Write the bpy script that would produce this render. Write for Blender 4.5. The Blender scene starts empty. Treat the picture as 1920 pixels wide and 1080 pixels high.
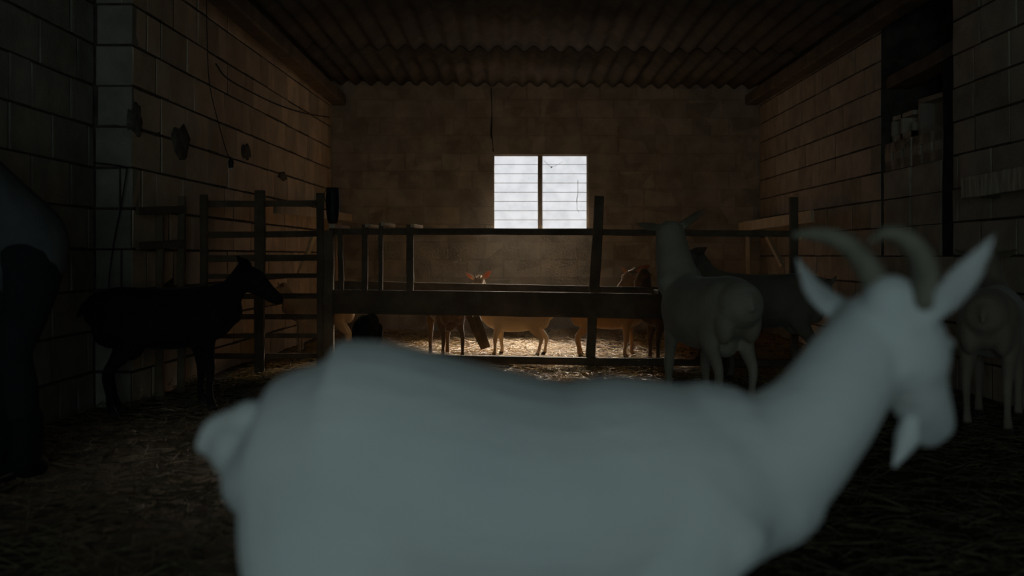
import bpy, math, random
import numpy as np
from mathutils import Vector, Matrix

random.seed(7)
RNG = np.random.default_rng(7)
SC = bpy.context.scene
COL = SC.collection

# ------------------------------------------------------------------ camera
F = 1826.0          # focal length in pixels of the 1920x1080 frame
EYE = 0.88          # camera height
HORIZON = 480.0     # pixel row of the horizon
cam_data = bpy.data.cameras.new('camera')
cam_data.sensor_width = 36.0
cam_data.lens = F / 1920.0 * 36.0
cam_data.shift_y = -(540.0 - HORIZON) / 1920.0
cam_data.clip_start = 0.02
cam_data.dof.use_dof = True
cam_data.dof.focus_distance = 7.6
cam_data.dof.aperture_fstop = 1.9
cam = bpy.data.objects.new('camera', cam_data)
cam.location = (0, 0, EYE)
cam.rotation_euler = (math.radians(90), 0, 0)
COL.objects.link(cam)
SC.camera = cam

# ------------------------------------------------------------------ world, sun, door light, exposure
world = bpy.data.worlds.new('world')
SC.world = world
world.use_nodes = True
bg = world.node_tree.nodes['Background']
bg.inputs['Color'].default_value = (0.80, 0.90, 1.0, 1)
bg.inputs['Strength'].default_value = 0.25

sun_data = bpy.data.lights.new('sun', 'SUN')
sun_data.energy = 118.0
sun_data.color = (1.0, 0.86, 0.66)
sun_data.angle = math.radians(35)
sun = bpy.data.objects.new('sun', sun_data)
sun.rotation_euler = Vector((-0.13, -0.87, -0.49)).to_track_quat('-Z', 'Y').to_euler()
sun.location = (2, 16, 6)
COL.objects.link(sun)

door_data = bpy.data.lights.new('doorway_daylight', 'AREA')
door_data.shape = 'RECTANGLE'
door_data.size = 2.7
door_data.size_y = 2.1
door_data.energy = 19.5
door_data.color = (0.67, 0.95, 0.97)
door = bpy.data.objects.new('doorway_daylight', door_data)
door.location = (-0.35, -2.62, 1.25)
door.rotation_euler = (math.radians(90), 0, 0)
COL.objects.link(door)

SC.view_settings.view_transform = 'Standard'
SC.view_settings.look = 'None'
SC.view_settings.gamma = 1.0
SC.view_settings.use_curve_mapping = False
SC.view_settings.exposure = 0.0
SC.cycles.use_denoising = True
SC.cycles.max_bounces = 6
SC.cycles.adaptive_threshold = 0.02
SC.cycles.transparent_max_bounces = 8


# ------------------------------------------------------------------ helpers
def P(px, py, Y):
    """a point of the place at depth Y that stands behind that pixel of the photograph"""
    return Vector(((px - 960.0) * Y / F, Y, EYE + (HORIZON - py) * Y / F))


def new_mesh(name, verts, faces, smooth=False):
    me = bpy.data.meshes.new(name)
    me.from_pydata([tuple(map(float, v)) for v in verts], [], [tuple(map(int, f)) for f in faces])
    if smooth:
        me.polygons.foreach_set('use_smooth', [True] * len(me.polygons))
    me.update()
    return me


def link(name, data, parent=None, mat=None):
    o = bpy.data.objects.new(name, data)
    COL.objects.link(o)
    if parent is not None:
        o.parent = parent
    if mat is not None and data is not None:
        data.materials.clear()
        data.materials.append(mat)
    return o


def tag(o, label=None, cat=None, group=None, kind=None):
    if label: o['label'] = label
    if cat: o['category'] = cat
    if group: o['group'] = group
    if kind: o['kind'] = kind
    return o


def thing(name, loc, label, cat, group=None, rz=0.0):
    o = bpy.data.objects.new(name, None)
    COL.objects.link(o)
    o.empty_display_size = 0.1
    o.location = loc
    o.rotation_euler = (0, 0, rz)
    return tag(o, label, cat, group)


def join(parts):
    V, Fc, n = [], [], 0
    for v, f in parts:
        V.extend([tuple(q) for q in v])
        Fc.extend([tuple(i + n for i in q) for q in f])
        n += len(v)
    return V, Fc


def shift(vf, off):
    v, f = vf
    return [(q[0] - off[0], q[1] - off[1], q[2] - off[2]) for q in v], f


def box(x0, x1, y0, y1, z0, z1):
    v = [(x0, y0, z0), (x1, y0, z0), (x1, y1, z0), (x0, y1, z0), (x0, y0, z1), (x1, y0, z1), (x1, y1, z1), (x0, y1, z1)]
    f = [(0, 3, 2, 1), (4, 5, 6, 7), (0, 1, 5, 4), (1, 2, 6, 5), (2, 3, 7, 6), (3, 0, 4, 7)]
    return v, f


def beam(A, B, w, h, up=(0, 0, 1), jit=0.003, rings=6, cham=0.12):
    """a sawn timber from A to B, w across, h along up, slightly uneven with worn edges"""
    A, B = Vector(A), Vector(B)
    t = (B - A).normalized()
    s = Vector(up).cross(t)
    if s.length < 1e-4: s = Vector((1, 0, 0)).cross(t)
    s.normalize()
    v = t.cross(s)
    c = cham * min(w, h)
    prof = [(-w/2 + c, -h/2), (w/2 - c, -h/2), (w/2, -h/2 + c), (w/2, h/2 - c), (w/2 - c, h/2), (-w/2 + c, h/2), (-w/2, h/2 - c), (-w/2, -h/2 + c)]
    V, Fc = [], []
    for i in range(rings):
        p = A.lerp(B, i / (rings - 1))
        js, jv = random.uniform(-jit, jit), random.uniform(-jit, jit)
        k = 1 + random.uniform(-jit, jit) / max(w, h)
        for a, b in prof:
            V.append(p + s * (a * k + js) + v * (b * k + jv))
    for i in range(rings - 1):
        for j in range(8):
            a, b = i * 8 + j, i * 8 + (j + 1) % 8
            Fc.append((a, b, b + 8, a + 8))
    Fc.append(tuple(range(7, -1, -1)))
    Fc.append(tuple((rings - 1) * 8 + j for j in range(8)))
    return V, Fc


def catmull(keys, sub):
    K = np.array(keys, float)
    K = np.vstack([2 * K[0] - K[1], K, 2 * K[-1] - K[-2]])
    out = []
    for i in range(1, len(K) - 2):
        p0, p1, p2, p3 = K[i - 1], K[i], K[i + 1], K[i + 2]
        for k in range(sub):
            t = k / sub
            out.append(0.5 * ((2 * p1) + (-p0 + p2) * t + (2 * p0 - 5 * p1 + 4 * p2 - p3) * t * t + (-p0 + 3 * p1 - 3 * p2 + p3) * t ** 3))
    out.append(K[-2])
    return np.array(out)


def tube(keys, n=16, sub=5, up=(0, 0, 1), round_ends=True):
    """keys: (x, y, z, side radius, up radius); a closed tapering tube"""
    S = catmull(keys, sub)
    S[:, 3:] = np.maximum(S[:, 3:], 0.0015)
    up = np.array(up, float)
    pts, T = S[:, :3], np.gradient(S[:, :3], axis=0)
    T /= np.linalg.norm(T, axis=1)[:, None] + 1e-9
    rings = []

    def ring(p, t, a, b):
        s = np.cross(up, t)
        s /= np.linalg.norm(s) + 1e-9
        v = np.cross(t, s)
        th = np.arange(n) * 2 * math.pi / n
        return p + np.outer(np.cos(th) * a, s) + np.outer(np.sin(th) * b, v)
    if round_ends:
        r = min(S[0, 3], S[0, 4])
        for ph in (75, 45, 20):
            c, d = math.cos(math.radians(ph)), math.sin(math.radians(ph))
            rings.append(ring(pts[0] - T[0] * r * d, T[0], S[0, 3] * c, S[0, 4] * c))
    for i in range(len(S)):
        rings.append(ring(pts[i], T[i], S[i, 3], S[i, 4]))
    if round_ends:
        r = min(S[-1, 3], S[-1, 4])
        for ph in (20, 45, 75):
            c, d = math.cos(math.radians(ph)), math.sin(math.radians(ph))
            rings.append(ring(pts[-1] + T[-1] * r * d, T[-1], S[-1, 3] * c, S[-1, 4] * c))
    V = np.vstack(rings)
    Fc = []
    for i in range(len(rings) - 1):
        for j in range(n):
            a, b = i * n + j, i * n + (j + 1) % n
            Fc.append((a, b, b + n, a + n))
    Fc.append(tuple(range(n - 1, -1, -1)))
    Fc.append(tuple((len(rings) - 1) * n + j for j in range(n)))
    return [tuple(q) for q in V], Fc


def ellipsoid(c, r, n=14, m=9, R=None):
    V, Fc = [], []
    for i in range(m + 1):
        ph = math.pi * (0.02 + 0.96 * i / m)
        for j in range(n):
            th = 2 * math.pi * j / n
            p = Vector((r[0] * math.sin(ph) * math.cos(th), r[1] * math.sin(ph) * math.sin(th), r[2] * math.cos(ph)))
            if R is not None: p = R @ p
            V.append(tuple(p + Vector(c)))
    for i in range(m):
        for j in range(n):
            a, b = i * n + j, i * n + (j + 1) % n
            Fc.append((a, a + n, b + n, b))
    Fc.append(tuple(range(n)))
    Fc.append(tuple(m * n + j for j in range(n - 1, -1, -1)))
    return V, Fc


def voxel_union(name, parts, voxel, smooth=4):
    """one continuous skin over overlapping closed shapes"""
    v, f = join(parts)
    tmp = bpy.data.objects.new('tmp', new_mesh('tmp', v, f))
    COL.objects.link(tmp)
    md = tmp.modifiers.new('r', 'REMESH')
    md.mode = 'VOXEL'
    md.voxel_size = voxel
    md.use_smooth_shade = True
    if smooth:
        sm = tmp.modifiers.new('s', 'SMOOTH')
        sm.factor = 0.5
        sm.iterations = smooth
    dg = bpy.context.evaluated_depsgraph_get()
    me = bpy.data.meshes.new_from_object(tmp.evaluated_get(dg))
    me.name = name
    bpy.data.objects.remove(tmp)
    return me


# ------------------------------------------------------------------ materials
def mat(name, colour, rough=0.85, noise=None, scale=6.0, bump=0.0, bscale=40.0, rand=0.0, metal=0.0, spec=0.3, stretch=None):
    m = bpy.data.materials.new(name)
    m.use_nodes = True
    nt = m.node_tree
    N, L = nt.nodes, nt.links
    b = N['Principled BSDF']
    b.inputs['Roughness'].default_value = rough
    b.inputs['Metallic'].default_value = metal
    b.inputs['Specular IOR Level'].default_value = spec
    tc = N.new('ShaderNodeTexCoord')
    src = tc.outputs['Object']
    if rand:
        oi = N.new('ShaderNodeObjectInfo')
        va = N.new('ShaderNodeVectorMath'); va.operation = 'ADD'
        L.new(src, va.inputs[0]); L.new(oi.outputs['Location'], va.inputs[1])
        src = va.outputs[0]
    if stretch:
        mp = N.new('ShaderNodeMapping')
        mp.inputs['Scale'].default_value = stretch
        L.new(src, mp.inputs['Vector']); src = mp.outputs[0]
    col2 = noise if noise else colour
    nz = N.new('ShaderNodeTexNoise')
    nz.inputs['Scale'].default_value = scale
    nz.inputs['Detail'].default_value = 5
    nz.inputs['Roughness'].default_value = 0.6
    L.new(src, nz.inputs['Vector'])
    rp = N.new('ShaderNodeValToRGB')
    rp.color_ramp.elements[0].position = 0.38
    rp.color_ramp.elements[1].position = 0.66
    rp.color_ramp.elements[0].color = (*colour, 1)
    rp.color_ramp.elements[1].color = (*col2, 1)
    L.new(nz.outputs['Fac'], rp.inputs['Fac'])
    out = rp.outputs['Color']
    if rand:
        mr = N.new('ShaderNodeMapRange')
        mr.inputs['To Min'].default_value = 1 - rand
        mr.inputs['To Max'].default_value = 1 + rand
        L.new(oi.outputs['Random'], mr.inputs['Value'])
        mx = N.new('ShaderNodeVectorMath'); mx.operation = 'SCALE'
        L.new(out, mx.inputs[0]); L.new(mr.outputs['Result'], mx.inputs['Scale'])
        out = mx.outputs[0]
    L.new(out, b.inputs['Base Color'])
    if bump:
        n2 = N.new('ShaderNodeTexNoise')
        n2.inputs['Scale'].default_value = bscale
        n2.inputs['Detail'].default_value = 6
        L.new(src, n2.inputs['Vector'])
        bp = N.new('ShaderNodeBump')
        bp.inputs['Strength'].default_value = bump
        bp.inputs['Distance'].default_value = 0.01
        L.new(n2.outputs['Fac'], bp.inputs['Height'])
        L.new(bp.outputs['Normal'], b.inputs['Normal'])
    return m


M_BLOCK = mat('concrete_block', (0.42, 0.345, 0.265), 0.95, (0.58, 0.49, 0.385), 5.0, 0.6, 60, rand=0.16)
M_BLOCKLIT = mat('lit_concrete_block', (0.60, 0.45, 0.31), 0.95, (0.78, 0.61, 0.44), 4.0, 0.6, 60, rand=0.18)  # window light painted in: paler, warmer copy for the far-left blocks
M_BLOCKSHADE = mat('shaded_concrete_block', (0.30, 0.275, 0.225), 0.95, (0.42, 0.385, 0.315), 5.0, 0.6, 60, rand=0.16)  # shade painted in: darker copy for the step and near-left blocks
M_GAPSHADE = mat('painted_gap_shade', (0.018, 0.015, 0.012), 0.9, (0.03, 0.025, 0.02), 8)  # near-black colour standing in for the shade inside the wall gap
M_BLOCKB = mat('smeared_concrete_block', (0.33, 0.275, 0.21), 0.95, (0.50, 0.42, 0.325), 3.5, 0.5, 45, rand=0.10)
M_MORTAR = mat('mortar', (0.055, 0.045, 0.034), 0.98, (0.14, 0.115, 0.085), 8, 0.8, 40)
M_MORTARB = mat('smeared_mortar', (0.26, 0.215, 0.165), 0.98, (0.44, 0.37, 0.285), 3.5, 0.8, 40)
M_SOIL = mat('trodden_soil', (0.040, 0.031, 0.022), 0.97, (0.12, 0.085, 0.048), 4.0, 1.0, 55)
M_ROOF = mat('fibre_cement', (0.085, 0.068, 0.05), 0.92, (0.15, 0.12, 0.09), 3.0, 0.3, 30, rand=0.12)
M_WOOD = mat('dark_timber', (0.13, 0.095, 0.062), 0.8, (0.22, 0.16, 0.105), 5.0, 0.5, 30, rand=0.12, stretch=(1, 1, 1))
M_PALEWOOD = mat('pale_timber', (0.62, 0.49, 0.33), 0.8, (0.76, 0.62, 0.43), 6.0, 0.4, 30, rand=0.10)
M_STAINWOOD = mat('stained_pale_timber', (0.45, 0.37, 0.27), 0.85, (0.86, 0.77, 0.62), 9.0, 0.4, 30, stretch=(1, 3.5, 0.6))
M_FRAME = mat('window_frame_paint', (0.16, 0.12, 0.08), 0.7, (0.24, 0.19, 0.13), 12, 0.3, 60)
M_BLACK = mat('black_rubber', (0.012, 0.012, 0.013), 0.55, (0.02, 0.02, 0.02), 8)
M_CABLE = mat('black_cable', (0.015, 0.014, 0.013), 0.6)
M_GLASSBULB = mat('dusty_bulb_glass', (0.55, 0.53, 0.5), 0.15, spec=0.6)
M_STRAW = mat('straw', (0.33, 0.20, 0.062), 0.5, (0.60, 0.38, 0.125), 30)
M_STRAWD = mat('soiled_straw', (0.09, 0.070, 0.042), 0.75, (0.26, 0.20, 0.115), 25)
M_JACKET = mat('grey_blue_cloth', (0.085, 0.085, 0.085), 0.95, (0.12, 0.12, 0.115), 7, 0.4, 70)
M_TROUSER = mat('dark_trouser_cloth', (0.012, 0.013, 0.015), 0.95, (0.02, 0.021, 0.024), 9, 0.4, 80)
M_BOOT = mat('boot_rubber', (0.012, 0.013, 0.013), 0.9, spec=0.1)
M_SKIN = mat('skin', (0.42, 0.26, 0.19), 0.6, (0.48, 0.30, 0.22), 9)
M_HAIR = mat('dark_hair', (0.02, 0.016, 0.012), 0.7)
M_HORN = mat('goat_horn', (0.17, 0.155, 0.115), 0.7, (0.27, 0.245, 0.185), 14, 0.6, 40)
M_EYE = mat('goat_eye', (0.02, 0.015, 0.01), 0.12, spec=0.6)


def pane_material():
    m = bpy.data.materials.new('lit_frosted_pane')
    m.use_nodes = True
    nt = m.node_tree; N, L = nt.nodes, nt.links
    N.remove(N['Principled BSDF'])
    out = N['Material Output']
    tc = N.new('ShaderNodeTexCoord'); oi = N.new('ShaderNodeObjectInfo')
    va = N.new('ShaderNodeVectorMath'); va.operation = 'ADD'
    L.new(tc.outputs['Object'], va.inputs[0]); L.new(oi.outputs['Location'], va.inputs[1])
    nz = N.new('ShaderNodeTexNoise'); nz.inputs['Scale'].default_value = 7.0; nz.inputs['Detail'].default_value = 6
    L.new(va.outputs[0], nz.inputs['Vector'])
    rp = N.new('ShaderNodeValToRGB')
    rp.color_ramp.elements[0].position = 0.30; rp.color_ramp.elements[0].color = (0.80, 0.81, 0.83, 1)
    rp.color_ramp.elements[1].position = 0.60; rp.color_ramp.elements[1].color = (1.0, 1.0, 1.02, 1)
    L.new(nz.outputs['Fac'], rp.inputs['Fac'])
    em = N.new('ShaderNodeEmission'); em.inputs['Strength'].default_value = 1.35
    L.new(rp.outputs['Color'], em.inputs['Color'])
    tr = N.new('ShaderNodeBsdfTransparent'); tr.inputs['Color'].default_value = (0.95, 0.95, 0.95, 1)
    mx = N.new('ShaderNodeMixShader'); mx.inputs['Fac'].default_value = 0.68
    L.new(em.outputs[0], mx.inputs[1]); L.new(tr.outputs[0], mx.inputs[2])
    L.new(mx.outputs[0], out.inputs['Surface'])
    return m


def coat_material(name, base, second, scale=4.0, dirt=(0.22, 0.17, 0.09), dirt_amount=0.25, ear=(0.36, 0.10, 0.05), ear_mix=0.5, sheen=0.25):
    m = bpy.data.materials.new(name)
    m.use_nodes = True
    nt = m.node_tree; N, L = nt.nodes, nt.links
    b = N['Principled BSDF']; out = N['Material Output']
    b.inputs['Roughness'].default_value = 0.85
    b.inputs['Specular IOR Level'].default_value = 0.2
    b.inputs['Sheen Weight'].default_value = sheen
    b.inputs['Sheen Roughness'].default_value = 0.4
    tc = N.new('ShaderNodeTexCoord')
    nz = N.new('ShaderNodeTexNoise'); nz.inputs['Scale'].default_value = scale; nz.inputs['Detail'].default_value = 4
    L.new(tc.outputs['Object'], nz.inputs['Vector'])
    rp = N.new('ShaderNodeValToRGB')
    rp.color_ramp.elements[0].position = 0.40; rp.color_ramp.elements[0].color = (*base, 1)
    rp.color_ramp.elements[1].position = 0.62; rp.color_ramp.elements[1].color = (*second, 1)
    L.new(nz.outputs['Fac'], rp.inputs['Fac'])
    n3 = N.new('ShaderNodeTexNoise'); n3.inputs['Scale'].default_value = 2.3; n3.inputs['Detail'].default_value = 7
    L.new(tc.outputs['Object'], n3.inputs['Vector'])
    r3 = N.new('ShaderNodeMapRange'); r3.inputs['From Min'].default_value = 0.52; r3.inputs['From Max'].default_value = 0.75
    r3.inputs['To Max'].default_value = dirt_amount
    L.new(n3.outputs['Fac'], r3.inputs['Value'])
    md = N.new('ShaderNodeMixRGB'); md.inputs['Color2'].default_value = (*dirt, 1)
    L.new(r3.outputs['Result'], md.inputs['Fac']); L.new(rp.outputs['Color'], md.inputs['Color1'])
    at = N.new('ShaderNodeAttribute'); at.attribute_name = 'zone'
    sp = N.new('ShaderNodeSeparateColor'); L.new(at.outputs['Color'], sp.inputs['Color'])
    mh = N.new('ShaderNodeMixRGB'); mh.inputs['Color2'].default_value = (0.05, 0.04, 0.03, 1)
    L.new(sp.outputs['Green'], mh.inputs['Fac']); L.new(md.outputs[0], mh.inputs['Color1'])
    mp = N.new('ShaderNodeMixRGB'); mp.inputs['Color2'].default_value = (0.33, 0.24, 0.10, 1)
    L.new(sp.outputs['Blue'], mp.inputs['Fac']); L.new(mh.outputs[0], mp.inputs['Color1'])
    L.new(mp.outputs[0], b.inputs['Base Color'])
    n2 = N.new('ShaderNodeTexNoise'); n2.inputs['Scale'].default_value = 90; n2.inputs['Detail'].default_value = 4
    ms = N.new('ShaderNodeMapping'); ms.inputs['Scale'].default_value = (0.35, 0.6, 1.0)
    L.new(tc.outputs['Object'], ms.inputs['Vector']); L.new(ms.outputs[0], n2.inputs['Vector'])
    bp = N.new('ShaderNodeBump'); bp.inputs['Strength'].default_value = 0.5; bp.inputs['Distance'].default_value = 0.006
    L.new(n2.outputs['Fac'], bp.inputs['Height']); L.new(bp.outputs['Normal'], b.inputs['Normal'])
    tl = N.new('ShaderNodeBsdfTranslucent'); tl.inputs['Color'].default_value = (*ear, 1)
    em = N.new('ShaderNodeMath'); em.operation = 'MULTIPLY'; em.inputs[1].default_value = ear_mix
    L.new(sp.outputs['Red'], em.inputs[0])
    mx = N.new('ShaderNodeMixShader')
    L.new(em.outputs[0], mx.inputs['Fac']); L.new(b.outputs[0], mx.inputs[1]); L.new(tl.outputs[0], mx.inputs[2])
    L.new(mx.outputs[0], out.inputs['Surface'])
    return m


M_PANE = pane_material()
C_WHITE = coat_material('white_coat', (0.74, 0.76, 0.75), (0.80, 0.81, 0.79), dirt=(0.45, 0.42, 0.33), dirt_amount=0.22, ear=(0.7, 0.45, 0.3), ear_mix=0.25)
C_GREY = coat_material('greyish_coat', (0.46, 0.40, 0.30), (0.56, 0.50, 0.39), dirt_amount=0.5)
C_DARKGREY = coat_material('dark_greyish_coat', (0.22, 0.185, 0.13), (0.29, 0.25, 0.19), dirt_amount=0.3)
C_TAN = coat_material('tan_coat', (0.52, 0.37, 0.23), (0.60, 0.45, 0.29), dirt_amount=0.3, sheen=0.6)
C_FAWN = coat_material('fawn_coat', (0.44, 0.25, 0.12), (0.50, 0.30, 0.16), dirt_amount=0.2, sheen=0.6)
C_BROWN = coat_material('brown_coat', (0.16, 0.095, 0.055), (0.21, 0.125, 0.07), dirt_amount=0.2, sheen=0.5)
C_PALE = coat_material('pale_brown_coat', (0.33, 0.27, 0.20), (0.40, 0.33, 0.25), dirt_amount=0.4)
C_BLACK = coat_material('black_coat', (0.012, 0.010, 0.009), (0.020, 0.017, 0.014), dirt_amount=0.1, ear=(0.03, 0.02, 0.02), sheen=0.05)

# ------------------------------------------------------------------ the building
BACK = 11.4
WX0, WX1, WZ0, WZ1 = -0.2185, 0.888, 1.192, 2.066          # window opening
LX_NEAR, LX_STEP, LX_FAR, STEP_Y = -2.50, -2.27, -2.11, 5.83
RX = 2.90
ROOF = 2.86
FRONT = -2.7


def ground(x, y):
    return 0.012 * np.sin(x * 2.1 + 0.4) * np.cos(y * 1.7) + 0.008 * np.sin(x * 5.3 + y * 4.1)


nx, ny = 70, 160
gx, gy = np.meshgrid(np.linspace(-2.8, 3.5, nx), np.linspace(FRONT, 11.7, ny))
gz = ground(gx, gy) + RNG.normal(0, 0.003, gx.shape) - 0.012
V = np.stack([gx.ravel(), gy.ravel(), gz.ravel()], 1)
Fc = [(j * nx + i, j * nx + i + 1, (j + 1) * nx + i + 1, (j + 1) * nx + i) for j in range(ny - 1) for i in range(nx - 1)]
tag(link('floor', new_mesh('floor', V, Fc, True), None, M_SOIL), 'dark trodden earth floor littered with straw', kind='structure')

REC = 0.010   # how far the joints lie behind the faces of the blocks
# back wall: mortar bed with a real window opening
wb = [box(LX_FAR - 0.3, WX0, BACK + REC * 0.2, BACK + 0.2, -0.1, ROOF + 0.15), box(WX1, RX + 0.3, BACK + REC * 0.2, BACK + 0.2, -0.1, ROOF + 0.15),
      box(WX0, WX1, BACK + REC * 0.2, BACK + 0.2, -0.1, WZ0), box(WX0, WX1, BACK + REC * 0.2, BACK + 0.2, WZ1, ROOF + 0.15)]
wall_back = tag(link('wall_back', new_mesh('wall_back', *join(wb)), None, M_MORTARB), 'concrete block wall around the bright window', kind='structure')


def quad_prism(pts, z0, z1):
    n = len(pts)
    v = [(x, y, z0) for x, y in pts] + [(x, y, z1) for x, y in pts]
    f = [tuple(range(n - 1, -1, -1)), tuple(range(n, 2 * n))] + [(i, (i + 1) % n, n + (i + 1) % n, n + i) for i in range(n)]
    return v, f


wl = [quad_prism([(LX_NEAR - REC, FRONT), (LX_NEAR - REC, STEP_Y + REC), (LX_NEAR - 0.3, STEP_Y + REC), (LX_NEAR - 0.3, FRONT)], -0.1, ROOF + 0.15),
      quad_prism([(LX_STEP - REC, STEP_Y + REC), (LX_FAR - REC, BACK + 0.2), (LX_NEAR - 0.3, BACK + 0.2), (LX_NEAR - 0.3, STEP_Y + REC)], -0.1, ROOF + 0.15)]
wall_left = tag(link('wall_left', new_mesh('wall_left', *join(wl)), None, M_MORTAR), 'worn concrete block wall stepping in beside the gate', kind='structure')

OY0, OY1, OZ0 = 6.42, 7.67, 0.88        # half blocked opening of the right wall
wr = [box(RX + REC, RX + 0.25, FRONT, OY0, -0.1, ROOF + 0.15), box(RX + REC, RX + 0.25, OY1, BACK + 0.2, -0.1, ROOF + 0.15),
      box(RX + REC, RX + 0.25, OY0, OY1, -0.1, OZ0), box(RX + 0.45, RX + 0.55, OY0 - 0.3, OY1 + 0.3, -0.1, ROOF + 0.15),
      box(RX + 0.25, RX + 0.45, OY0 - 0.3, OY0, -0.1, ROOF + 0.15), box(RX + 0.25, RX + 0.45, OY1, OY1 + 0.3, -0.1, ROOF + 0.15)]
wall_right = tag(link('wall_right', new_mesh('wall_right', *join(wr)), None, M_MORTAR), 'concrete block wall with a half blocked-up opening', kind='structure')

# front wall behind the camera with its wide doorway
wf = [box(-2.8, -1.75, FRONT - 0.2, FRONT, -0.1, ROOF + 0.15), box(1.05, 3.2, FRONT - 0.2, FRONT, -0.1, ROOF + 0.15), box(-1.75, 1.05, FRONT - 0.2, FRONT, 2.35, ROOF + 0.15)]
tag(link('wall_front', new_mesh('wall_front', *join(wf)), None, M_MORTAR), 'block wall with the doorway behind the viewer', kind='structure')

_bm = {}


def block_mesh(L, H, variant, m, gap=0.0045):
    key = (round(L, 3), round(H, 3), variant, m.name, gap)
    if key in _bm: return _bm[key]
    g, c, d = gap, 0.0035, 0.10
    r = random.Random(hash((key[0], key[1], variant)) & 0xffff)
    J = lambda a: r.uniform(-a, a)
    x0, x1, z0, z1 = g + J(0.003), L - g + J(0.003), g + J(0.003), H - g + J(0.003)
    fr = []
    for (x, z, sx, sz) in ((x0, z0, 1, 1), (x1, z0, -1, 1), (x1, z1, -1, -1), (x0, z1, 1, -1)):
        k = c * r.uniform(0.7, 2.0) + (0.02 if r.random() < 0.12 else 0)
        fr.append((x + sx * k, J(0.003), z + sz * c * r.uniform(0.6, 1.6)))
    mid = [(x0, 0.003, z0), (x1, 0.003, z0), (x1, 0.003, z1), (x0, 0.003, z1)]
    bk = [(a, d, b) for a, _, b in mid]
    v = fr + mid + bk
    f = [(0, 1, 2, 3)] + [(4 + i, 4 + (i + 1) % 4, (i + 1) % 4, i) for i in range(4)] + [(8 + i, 8 + (i + 1) % 4, 4 + (i + 1) % 4, 4 + i) for i in range(4)]
    me = new_mesh('concrete_block', v, f)
    me.materials.append(m)
    _bm[key] = me
    return me


def lay(parent, org, u, length, z0, H, courses, m, L=0.44, skip=None, depth_jit=0.004, half=0.12, cut=None, gap=0.0045):
    """courses of separate blocks on the face that starts at org and runs along u"""
    u = Vector((u[0], u[1], 0)).normalized()
    into = Vector((-u.y, u.x, 0))
    Rm = Matrix((u, into, Vector((0, 0, 1)))).transposed().to_4x4()
    r = random.Random(len(_bm) + int(length * 100))
    for k in range(courses):
        s = -L * (0.5 if k % 2 else 0.0) - r.choice((0, 0, 0.08, 0.14))
        while s < length - 0.03:
            l = L * 0.5 if r.random() < half else L
            if cut:
                for c in cut:
                    if s < c - 0.02 < s + l and k * H + z0 < cut[c][1] and (k + 1) * H + z0 > cut[c][0]: l = c - s
            a, b = max(s, 0), min(s + l, length)
            s += l
            if b - a < 0.05: continue
            z = z0 + k * H
            spans = [(a, b)]
            if skip: spans = skip(a, b, z, z + H)
            for a2, b2 in spans:
                if b2 - a2 < 0.05: continue
                o = link('concrete_block', block_mesh(b2 - a2, H, r.randrange(4), m, gap), parent)
                o.matrix_local = Matrix.Translation(Vector(org) + u * a2 + Vector((0, 0, z)) + into * r.uniform(0, depth_jit)) @ Rm


def window_skip(a, b, z0, z1):
    X0, X1 = WX0 - LX_FAR + 0.02, WX1 - LX_FAR - 0.02
    if z1 <= WZ0 + 0.04 or z0 >= WZ1 - 0.04: return [(a, b)]
    res = []
    if a < X0: res.append((a, min(b, X0 - 0.02)))
    if b > X1: res.append((max(a, X1 + 0.02), b))
    return res


lay(wall_back, (LX_FAR, BACK, 0), (1, 0), RX - LX_FAR, 0.0, 0.2085, 14, M_BLOCKB, 0.43, window_skip, 0.003, 0.10)
far_len = math.hypot(LX_FAR - LX_STEP, BACK - STEP_Y)
lay(wall_left, (LX_STEP, STEP_Y, 0), (LX_FAR - LX_STEP, BACK - STEP_Y), far_len, -0.06, 0.245, 12, M_BLOCKLIT, 0.45, None, 0.010, 0.28, gap=0.009)
lay(wall_left, (LX_NEAR, STEP_Y, 0), (1, 0), LX_STEP - LX_NEAR, -0.06, 0.245, 12, M_BLOCKSHADE, 0.30, None, 0.008, 0.3, gap=0.007)
lay(wall_left, (LX_NEAR, 2.6, 0), (0, 1), STEP_Y - 2.6, -0.06, 0.245, 12, M_BLOCKSHADE, 0.45, None, 0.006, 0.1, gap=0.007)


def opening_skip(a, b, z0, z1):
    A0, A1 = BACK - OY1, BACK - OY0
    if z1 <= OZ0 + 0.03: return [(a, b)]
    res = []
    if a < A0: res.append((a, min(b, A0)))
    if b > A1: res.append((max(a, A1), b))
    return res


lay(wall_right, (RX, BACK, 0), (0, -1), BACK - 3.0, 0.0, 0.22, 13, M_BLOCK, 0.44, opening_skip, 0.006, 0.2, gap=0.007)


def hollow_block(name, L, H, D, holes, m, broken=0.0, web=0.032, bar=0.048):
    t = web
    parts = [box(0, L, D * 0.55, D, 0, H), box(0, L, 0, D * 0.55, 0, bar), box(0, L, 0, D * 0.55, H - bar * (1.0 if not broken else 0.7), H)]
    for i in range(holes + 1):
        x = i * (L - t) / holes
        parts.append(box(x, x + t, 0, D * 0.55, 0, H - broken * (i == holes) * 0.09))
    me = new_mesh(name, *join(parts))
    me.materials.append(m)
    return me


def put_right(parent, name, me, y_far, z, dx=0.0, rot=0.0):
    o = link(name, me, parent)
    Rm = Matrix(((0, 1, 0), (-1, 0, 0), (0, 0, 1))).to_4x4()
    o.matrix_local = Matrix.Translation((RX + 0.02 + dx, y_far, z)) @ Rm @ Matrix.Rotation(rot, 4, 'Z')
    return o


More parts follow.
